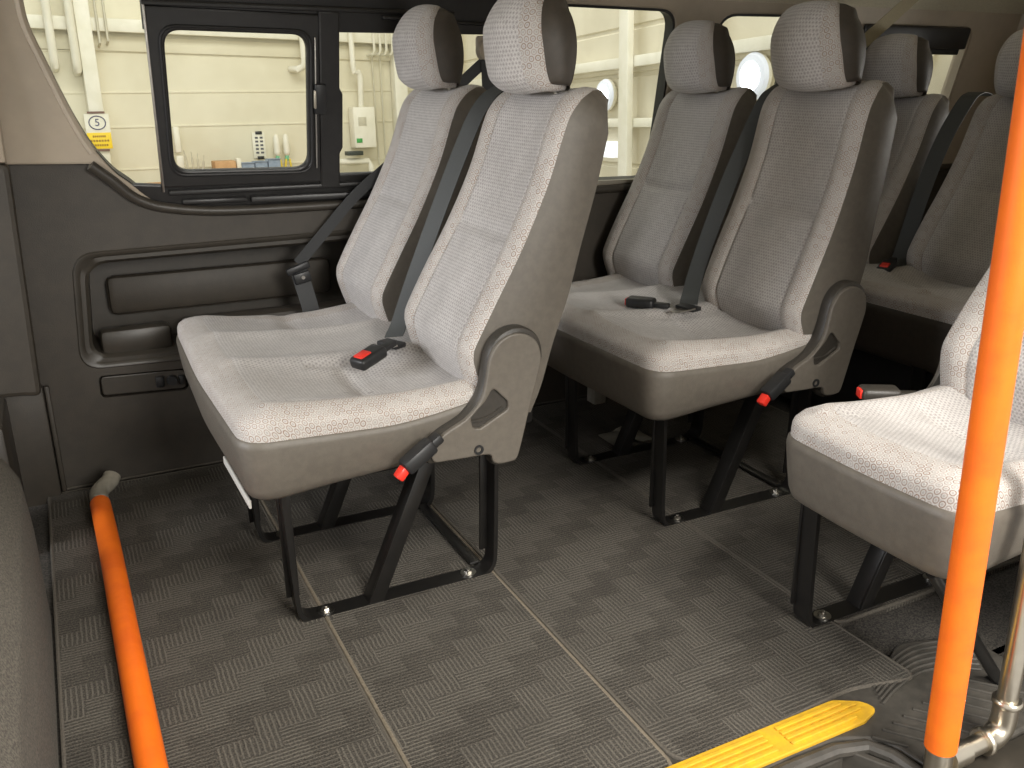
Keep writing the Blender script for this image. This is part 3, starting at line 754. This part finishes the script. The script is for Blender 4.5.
belt('grey-black shoulder belt lying down the front bench between its two backs',
     [(1.06, 1.93, 1.0), (.99, 1.905, 1.012), (.925, 1.885, 1.000), (.876, 1.878, .957), (.832, 1.878, .873), (.783, 1.878, .766), (.736, 1.878, .658), (.697, 1.874, .570), (.662, 1.858, .500), (.640, 1.835, .478)],
     (.020, -.042, 0), (.622, 1.80, .473), R(25))
buckle_unit('seat_belt_buckle', 'black buckle with bright red button on the front bench cushion', (.545, 1.725, .474), R(25), R(-14))
belt('black shoulder belt down the second bench, its loose metal tongue resting on the cushion',
     [(1.86, 1.94, .995), (1.80, 1.905, 1.010), (1.74, 1.885, .995), (1.700, 1.878, .966), (1.648, 1.878, .869), (1.590, 1.878, .744), (1.540, 1.878, .617), (1.500, 1.866, .530), (1.465, 1.84, .480), (1.43, 1.80, .470)],
     (.020, -.042, 0), (1.410, 1.775, .470), R(15))
buckle_unit('seat_belt_buckle', 'black buckle lying sideways with its red end towards the wall, second bench', (1.325, 1.862, .474), R(-52), 0, red_on_top=False)
belt('shadowed black shoulder belt down the rearmost bench',
     [(2.80, 2.05, .965), (2.73, 2.02, .975), (2.68, 2.005, .975), (2.615, 1.985, .950), (2.535, 1.982, .834), (2.475, 1.980, .686), (2.430, 1.978, .538), (2.398, 1.968, .475), (2.370, 1.950, .455)],
     (.022, -.044, 0), (2.350, 1.935, .452), R(15))
buckle_unit('seat_belt_buckle', 'dark buckle with red button in the shade of the rearmost bench', (2.290, 1.925, .464), R(25), R(-14))
buckle_unit('seat_belt_buckle', 'grey buckle with red end behind the single seat cushion', (1.385, 1.140, .444), R(-30), 0, red_on_top=False, mat='cover')

# belt hanging on the far wall and its upper anchor
root = thing('wall_belt', 'black seat belt running through a guide on the dark side wall, front bench', 'seat belt', (.6, 2.33, .3))
mb = MB(); mb.strip(smooth_path([(1.10, 2.33, 1.06), (1.04, 2.335, 1.01), (.98, 2.345, .95), (.86, 2.37, .82), (.745, 2.385, .725), (.655, 2.392, .632), (.575, 2.397, .548)], 5), (.020, 0, -.022), .0018)
mb.strip(smooth_path([(.572, 2.392, .535), (.580, 2.388, .50), (.593, 2.375, .43), (.604, 2.36, .36), (.612, 2.35, .30)], 5), (.046, .0, .0), .0018)
mb.build('webbing', M['webbing_black'], root)
mb = MB(); mb.box((.572, 2.392, .536), (.066, .014, .020), .005, Matrix.Rotation(R(-18), 3, 'Y')); mb.box((.580, 2.382, .512), (.046, .012, .030), .004, Matrix.Rotation(R(-12), 3, 'Y')); bg_ = mb.build('belt_guide', M['black_plastic'], root)
mb = MB(); mb.lathe([(.005, -.008), (.005, 0)], (.580, 2.380, .514), 'y', 12); mb.build('rivet', M['steel'], bg_)
root = thing('belt_anchor', 'round taupe belt anchor with a bright bolt, beside the front headrest', 'belt anchor', (1.115, 2.34, 1.08))
mb = MB(); mb.lathe([(.028, .012), (.030, 0), (.026, -.012)], (1.115, 2.335, 1.092), 'y', 20); mb.box((1.145, 2.35, 1.105), (.11, .02, .05), .008); mb.build('anchor_plate', M['beige_trim'], root)
mb = MB(); mb.lathe([(.009, -.020), (.009, -.005)], (1.113, 2.335, 1.088), 'y', 12); mb.build('bolt', M['steel'], root)
mb = MB(); mb.strip([(1.115, 2.325, 1.07), (1.118, 2.325, 1.0), (1.12, 2.325, .94), (1.12, 2.33, .80)], (.045, 0, 0), .0018); mb.build('webbing', M['webbing_black'], root)
mb = MB(); mb.strip(smooth_path([(2.66, 2.24, 1.30), (2.50, 2.215, 1.205), (2.36, 2.19, 1.125), (2.30, 2.18, 1.08)], 5), (.030, 0, -.03), .002)
tag(mb.build('ceiling_belt', noisy('olive_webbing', srgb(150, 140, 112), srgb(136, 127, 102), 300, .7)), 'olive beige belt slanting down from the ceiling above the rear headrest', 'seat belt')

# ------------------------------------------------------------------ handrails
root = thing('floor_bar', 'orange padded bar lying on the floor from the side wall at the left', 'bar', (0, 1.8, .03))
mb = MB()
pth = smooth_path([(.002, 2.215, .040), (.006, 2.0, .038), (.008, 1.7, .037), (.010, 1.4, .036), (.012, 1.05, .036), (.013, .78, .036)], 5)
mb.tube(pth, .0235, 22); mb.build('foam_sleeve', M['orange'], root)
mb = MB(); mb.tube(smooth_path([(.002, 2.225, .040), (.002, 2.262, .041), (.006, 2.285, .043), (.018, 2.305, .046), (.032, 2.322, .050), (.040, 2.336, .058)], 4), [.0215]*21, 18)
mb.build('elbow_joint', M['greyjoint'], root)

root = thing('orange_pole', 'bright orange padded grab pole leaning upright at the right', 'pole', (1.09, .695, .006))
def along(a, b, t): return Vector(a).lerp(Vector(b), t)
A0, A1 = (1.090, .695, .060), (1.024, .695, 1.26)
mb = MB(); mb.tube([along(A0, A1, t) for t in [0, .02, .2, .4, .6, .8, .98, 1]], .0235, 24); mb.build('foam_sleeve', M['orange'], root)
mb = MB(); mb.tube([along(A0, A1, -.038), along(A0, A1, .03)], .0205, 22); mb.build('pipe_end', M['chrome'], root)
root = thing('steel_rail', 'shiny steel rail with clamped elbow standing right of the orange pole', 'rail', (1.24, .695, .006))
mb = MB(); mb.tube([(1.12, .695, .028), (1.232, .695, .028)], .0155, 18); mb.build('pipe', M['chrome'], root)
mb = MB(); mb.tube([(1.238, .695, .07), (1.226, .695, .30), (1.205, .695, .70)], .0155, 18); mb.build('pipe', M['chrome'], root)
mb = MB(); mb.tube(smooth_path([(1.196, .695, .028), (1.215, .695, .028), (1.230, .695, .036), (1.238, .695, .052), (1.238, .695, .090)], 5), .0195, 18)
mb.build('elbow_joint', M['chrome'], root)
for p_, ax in (((1.197, .695, .028), 'x'), ((1.238, .695, .090), 'z')):
    mb = MB(); mb.lathe([(.0205, -.006), (.0230, -.003), (.0230, .003), (.0205, .006)], p_, ax, 20); mb.build('clamp_ring', M['chrome'], root)
mb = MB(); mb.tube([(1.150, .695, .028), (1.112, .695, .028)], .0200, 18); mb.build('socket', M['chrome'], root)

# things under the second bench
mb = MB(); mb.box((1.515, 2.355, .038), (.045, .05, .075), .005); tag(mb.build('connector_box', M['greyjoint']), 'small grey connector box on the floor under the second bench', 'box')
mb = MB(); P = []
for i in range(9):
    P.append([Vector((1.36+.016*i, 2.0+.014*j, .012+.022*g(i, 4, 2.2)*(.5+.5*math.sin(j*1.3+i*.8)))) for j in range(8)])
mb.grid(P); mb.grid([[p-Vector((0, 0, .003)) for p in r] for r in P]); tag(mb.build('folded_cloth', M['greyjoint']), 'crumpled pale cloth on the dark floor under the second bench', 'cloth')

# ------------------------------------------------------------------ the garage outside, tipped slightly against the van
GA = R(2.9)
def G(x, y, z):
    """garage metres (from the eye point, level with the garage) to the van's coordinates"""
    return Vector((x, y*math.cos(GA)+z*math.sin(GA), -y*math.sin(GA)+z*math.cos(GA)+1.03))
GR = Matrix.Rotation(-GA, 3, 'X')
GM = {}
def gwall():
    m, b, n = base('cream_painted_panels', srgb(228, 220, 188), .7)
    tc = n.node('ShaderNodeTexCoord').outputs['Object']
    f = n.noise(tc, 1.4, 4); n.l.new(n.mix(n.ramp(f, .35, .7), srgb(232, 226, 204), srgb(221, 214, 190)), b.inputs['Base Color']); return m
M['gwall'] = gwall()
M['gwhite'] = noisy('white_painted_metal', srgb(240, 236, 222), srgb(230, 226, 208), 6, .5)
M['ggrey'] = noisy('pale_grey_pipe', srgb(206, 200, 178), srgb(190, 184, 165), 10, .5)
M['gmetal'] = noisy('cream_cladding', srgb(226, 219, 198), srgb(217, 209, 187), 3, .6)
M['gfloor'] = noisy('sealed_concrete', srgb(170, 162, 140), srgb(150, 142, 124), 4, .5)
D = 11.0; XC = 4.35
def gbox(mb, x, z, sx, sz, y=D-.05, sy=.1, bev=.004, mi=0): mb.box(G(x, y, z), (sx, sy, sz), bev, GR, 2, mi)
mb = MB(); gbox(mb, .5, .8, 9.0, 5.2, D+.1, .2)
for z in (.81, .39, .03, -.42): gbox(mb, .5, z-.012, 7.6, .02, D-.005, .012, .002)
mb.beam(G(-3.3, D-.02, .98), G(4.25, D-.02, .785), .15, .03, .004, up=(0, 0, 1))
struct('wall_far', mb, M['gwall'])
mb = MB(); mb.beam(G(-3.3, D-.09, 1.155), G(4.25, D-.09, .958), .13, .18, .01, up=(0, 0, 1)); tag(mb.build('wall_beam', M['gwhite']), 'long white beam running across the top of the garage wall', 'beam', kind='structure')
mb = MB(); mb.box(G(2, 7, -1.9), (16, 14, .1), .0, GR); struct('floor_garage', mb, M['gfloor'])
# cladding wall running back towards the van
k = math.tan(R(6))
def Bp(y, z, off=0): return Vector(G(XC-k*(D-y)-off, y, z))
mb = MB()
zz = [-1.9+i*.31 for i in range(18)]
prof_ = []
for i, z in enumerate(zz): prof_ += [(z, 0), (z+.022, .0), (z+.03, .014), (z+.30, .014)]
mb.grid([[Bp(y, z, o) for z, o in prof_] for y in (2.4, 6.0, D+.1)])
mb.grid([[Bp(y, z, -.06) for z, o in prof_] for y in (2.4, 6.0, D+.1)])
struct('wall_side', mb, M['gmetal'], angle=20)
def girt(name, label, z, h):
    mb = MB(); a, b = Bp(2.4, z, .07), Bp(D-.02, z, .07); mb.beam(a, b, h, .05, .004, up=(0, 0, 1)); tag(mb.build(name, M['gwhite']), label, 'rail', 'white rails on the cladding wall')
girt('wall_rail', 'upper of the two white rails across the cladding wall', .36, .07)
girt('wall_rail', 'lower of the two white rails across the cladding wall', -.04, .06)
for y, lb in ((9.2, 'white steel post seen between the two front headrests'), (5.40, 'white steel post in the window behind the front bench'), (4.44, 'white steel post at the edge of the window behind the second bench')):
    mb = MB(); mb.beam(Bp(y, -1.8, .13), Bp(y, 3.0, .13), .11, .05, .006, up=(0, 1, 0)); tag(mb.build('steel_post', M['gwhite']), lb, 'post', 'steel posts on the cladding wall')
ML2 = emit('halo_glow', (.60, .62, .68), .55)
ML = emit('reflection_glow', (.90, .93, 1.0), 9.0)
for y, z, r, lb in ((5.80, .155, .075, 'bright round reflected glow on the cladding wall just above the front bench shoulder'), (4.92, .20, .06, 'small bright reflected glow half hidden by the second row headrest by the window'), (4.02, .195, .085, 'largest bright round reflected glow, seen between the second row headrests'), (2.88, .26, .07, 'bright reflected glow seen in the rear window beside the rear headrest')):
    root = thing('wall_glow', lb, 'reflection', Bp(y, z, .1), 'round reflected glows on the cladding wall'); c = Bp(y, z, .1)  # glowing discs stand in for light reflected on the cladding
    mb = MB(); mb.lathe([(r*.2, -.02), (r*.8, -.014), (r, .0), (r, .05)], c, 'x', 24); mb.build('lens', ML, root)  # glowing disc for the bright core of the reflection
    mb = MB(); mb.lathe([(r*1.02, -.004), (r*1.35, .0), (r*1.5, .02), (r*1.02, .03)], c, 'x', 28); mb.build('halo_ring', ML2, root)  # added glowing ring imitates the soft halo around the reflection
    mb = MB(); mb.lathe([(r*1.5, .021), (r*1.5, .04), (r*.9, .09)], c, 'x', 24); mb.build('glow_backing', M['gwhite'], root)
mb = MB()
lz = fillet([(5.62, -.285), (5.98, -.285), (5.98, -.17), (5.62, -.17)], .05, 6)
plate(lz, [], .05, .008, lambda a, b, c: Bp(a, b, .06+c), mb); lo = tag(mb.build('glowing_lozenge', emit('lozenge_glow', (.86, .88, .95), 1.0)), 'rounded white glowing lozenge low on the cladding wall', 'lozenge')  # emission added to a pale shape; no light fitting is known here
# pipes, column, sign and workbench things on the far wall
def pipe(pts, r, label, mat='gwhite', group='wall pipes', n=12):
    mb = MB(); mb.tube([G(x, y, z) for x, y, z in pts], r, n); tag(mb.build('wall_pipe', M[mat]), label, 'pipe', group)
pipe([(.26, D-.25, 2.4), (.26, D-.25, .70), (.262, D-.22, .64), (.262, D-.02, .62)], .042, 'left of the two thick white pipes beside the column')
pipe([(.465, D-.25, 2.4), (.465, D-.25, .66), (.467, D-.22, .60), (.467, D-.02, .58)], .042, 'right of the two thick white pipes beside the column')
pipe([(.715, D-.22, 2.4), (.715, D-.22, .86), (.715, D-.02, .84)], .014, 'left thin pipe just right of the column', 'ggrey')
pipe([(.795, D-.22, 2.4), (.795, D-.22, .88), (.795, D-.02, .86)], .014, 'right thin pipe just right of the column', 'ggrey')
mb = MB(); gbox(mb, .585, .6, .145, 4.2, D-.12, .22, .008); tag(mb.build('wall_column', M['gwhite']), 'white column with the number sign on the garage wall', 'column')
root = thing('bay_sign', 'white and yellow bay sign with a circled 5 on the column', 'sign', G(.575, D-.245, -.02))
mb = MB(); gbox(mb, .575, -.02, .24, .36, D-.245, .012, .003); gbox(mb, .575, -.115, .236, .165, D-.253, .004, .001, 1); gbox(mb, .575, .172, .17, .022, D-.255, .012, .002, 2); gbox(mb, .575, -.212, .17, .022, D-.255, .012, .002, 2)
mb.build('board', [M['gwhite'], base('sign_yellow', srgb(250, 215, 40), .5)[0], base('sign_clip', srgb(120, 90, 80), .5)[0]], root)
mb = MB()
ring = [(.080*math.cos(a), .068*math.sin(a)) for a in [2*math.pi*i/32 for i in range(33)]]
mb.tube([G(.575+a, D-.256, .068+b) for a, b in ring], .005, 6); text_mesh('5', .105, lambda a, b, c: G(.575+a, D-.255-c, .068+b), mb)
mb.build('number', base('sign_navy', srgb(70, 70, 110), .5)[0], root)
ink = base('sign_ink', srgb(150, 110, 20), .6)[0]
for i, (z, wd) in enumerate(((-.070, .13), (-.115, .19), (-.160, .16))):
    mb = MB()
    for q in range(7): gbox(mb, .575-wd/2+wd*(q+.5)/7, z, wd/7*.66, .020, D-.2565, .002, 0)
    mb.build('lettering', ink, root)
pipe([(2.835, D-.25, 2.4), (2.835, D-.25, .70), (2.825, D-.22, .64), (2.77, D-.2, .61), (2.73, D-.02, .62)], .038, 'thick white pipe seen through the sliding window top corner')
pipe([(3.40, D-.25, 2.4), (3.405, D-.25, .66), (3.42, D-.24, .58), (3.47, D-.22, .58), (3.50, D-.2, .52), (3.495, D-.18, .19)], [.032, .032, .034, .036, .036, .034], 'white elbow pipe running down into the meter box')
root = thing('meter_box', 'white meter box with green label on the garage wall right of the sliding window', 'box', G(3.51, D-.1, -.05))
mb = MB(); gbox(mb, 3.51, -.05, .27, .47, D-.13, .2, .012); mb.build('case', M['gwhite'], root)
mb = MB(); gbox(mb, 3.43, -.20, .07, .05, D-.233, .006, .001); mb.build('green_label', base('label_green', srgb(70, 160, 80), .5)[0], root)
mb = MB(); gbox(mb, 3.48, .02, .10, .10, D-.232, .004, .001); mb.build('gauge', M['ggrey'], root)
for i in range(5):
    x = 3.68+.075*i
    pipe([(x, D-.25, 1.9), (x, D-.25, .82), (x-.012, D-.22, .78), (x-.02, D-.02, .78)], .015, ['first', 'second', 'third', 'fourth', 'fifth'][i]+' from the left of the five thin pipes above the meter box', 'gwhite', 'thin pipes above the meter box', 8)
pipe([(3.70, D-.08, .78), (3.71, D-.08, -.5)], .010, 'left thin conduit dropping beside the meter box', 'ggrey', None, 8)
pipe([(3.80, D-.08, .78), (3.80, D-.08, -.5)], .010, 'right thin conduit dropping beside the meter box', 'ggrey', None, 8)
mb = MB(); gbox(mb, 4.02, .25, .16, 3.4, D-.1, .16, .01); tag(mb.build('wall_column', M['gwhite']), 'pale column behind the far front headrest, near the wall corner', 'column')
# workbench
root = thing('workbench', 'wooden-edged workbench along the garage wall under the sliding window', 'workbench', G(2.2, D-.4, -1.0))
mb = MB(); gbox(mb, 1.85, -.60, 2.3, .06, D-.50, .5, .008); mb.build('worktop', noisy('orange_brown_worktop', srgb(205, 150, 95), srgb(190, 135, 85), 8, .6), root)
for x in (.8, 2.9): 
    mb = MB(); gbox(mb, x, -1.24, .06, 1.22, D-.65, .06, .006); mb.build('leg', M['ggrey'], root)
def on_bench(x): return D-.42
mb = MB(); gbox(mb, 1.80, -.465, .225, .20, D-.35, .25, .006); o = tag(mb.build('cardboard_box', noisy('cardboard', srgb(205, 165, 120), srgb(190, 150, 108), 12, .8)), 'brown cardboard box on the workbench under the sliding window', 'box')
mb = MB(); gbox(mb, 1.80, -.368, .20, .006, D-.35, .05, .001); mb.build('tape', M['ggrey'], o)
bl = noisy('pale_blue_plastic', srgb(150, 165, 185), srgb(130, 148, 170), 20, .4)
for x, z, h, lb in ((2.05, -.48, .17, 'left blue-grey plastic bin on the workbench'), (2.196, -.475, .18, 'middle blue-grey plastic bin, below the notice'), (2.345, -.465, .20, 'right blue-grey plastic bin, next to the spray bottles')):
    mb = MB(); lp = fillet([(-.065, -h/2), (.065, -h/2), (.070, h/2), (-.070, h/2)], .01, 3)
    plate([(x+a, z+b) for a, b in lp], [], .20, .008, lambda a, b, c: G(a, D-.35+c, b), mb)
    mb.beam(G(x-.075, D-.46, z+h/2), G(x+.075, D-.46, z+h/2), .012, .012, .003, up=(0, 0, 1)); tag(mb.build('storage_bin', bl), lb, 'bin', 'blue-grey bins on the workbench')
mb = MB(); gbox(mb, 1.955, -.455, .05, .22, D-.35, .16, .006); tag(mb.build('white_carton', M['gwhite']), 'narrow white carton between the cardboard box and the bins', 'carton')
root = thing('wall_notice', 'white notice with black clips above the blue-grey bins', 'notice', G(2.28, D-.02, -.22))
mb = MB(); gbox(mb, 2.28, -.22, .145, .29, D-.02, .01, .002); mb.build('sheet', M['gwhite'], root)
mb = MB(); gbox(mb, 2.285, -.08, .075, .035, D-.03, .012, .002); mb.build('clip', M['black_plastic'], root); mb = MB(); gbox(mb, 2.285, -.36, .075, .035, D-.03, .012, .002); mb.build('clip', M['black_plastic'], root)
mb = MB()
for r_ in range(5):
    for c_ in range(2): gbox(mb, 2.255+.055*c_, -.135-.042*r_, .034, .022, D-.0265, .002, 0)
mb.build('lettering', base('notice_ink', srgb(90, 90, 95), .6)[0], root)
for x, lb in ((2.455, 'left white spray bottle with yellow-green trigger on the garage wall'), (2.565, 'right white spray bottle with yellow-green trigger on the garage wall')):
    root = thing('spray_bottle', lb, 'spray bottle', G(x, D-.15, -.40), 'spray bottles hung upside down')
    mb = MB(); zs_ = [(.004, -.10), (.022, -.105), (.032, -.13), (.036, -.20), (.040, -.30), (.034, -.33), (.018, -.345)]
    mb.grid([[G(x+r_*math.cos(a), D-.15+r_*math.sin(a), h_) for a in [2*math.pi*q/16 for q in range(16)]] for r_, h_ in zs_], closev=True); mb.build('bottle', M['gwhite'], root)
    mb = MB(); mb.beam(G(x, D-.15, -.34), G(x-.01, D-.15, -.40), .04, .04, .006); mb.build('nozzle', base('trigger_green', srgb(120, 190, 150), .5)[0], root)
    mb = MB(); mb.beam(G(x-.02, D-.17, -.38), G(x-.05, D-.17, -.55), .022, .022, .005); mb.beam(G(x+.02, D-.17, -.38), G(x+.04, D-.17, -.55), .022, .022, .005); mb.build('trigger', base('trigger_yellow', srgb(225, 200, 60), .5)[0], root)
mb = MB(); gbox(mb, 1.365, -.13, .07, .28, D-.12, .1, .02); gbox(mb, 1.37, -.40, .08, .2, D-.12, .1, .02); tag(mb.build('towel_dispenser', M['gwhite']), 'white wall dispenser at the lower left corner of the sliding window', 'dispenser')
for i, x in enumerate((1.44, 1.49, 1.53, 1.57)):
    mb = MB(); mb.tube([G(x, D-.3, -.57), G(x+.02*(i-1.5), D-.28, -.30-.02*i)], .012, 8); mb.tube([G(x+.02*(i-1.5), D-.28, -.30-.02*i), G(x+.026*(i-1.5), D-.28, -.24-.02*i)], .006, 6)
    tag(mb.build('hand_tool', M['ggrey']), ['first', 'second', 'third', 'fourth'][i]+' from the left of the thin hand tools left of the cardboard box', 'tool', 'hand tools left of the cardboard box')
mb = MB(); gbox(mb, 3.36, -.345, .20, .05, D-.2, .12, .008); tag(mb.build('dark_bracket', noisy('dark_green_plastic', srgb(60, 66, 58), srgb(50, 56, 50), 20, .5)), 'dark bracket below and left of the meter box', 'bracket')
pipe([(3.1, D-.15, -.44), (3.55, D-.15, -.44), (3.58, D-.15, -.50), (3.58, D-.15, -1.0)], .035, 'horizontal white pipe low on the wall below the meter box', 'gwhite', None)
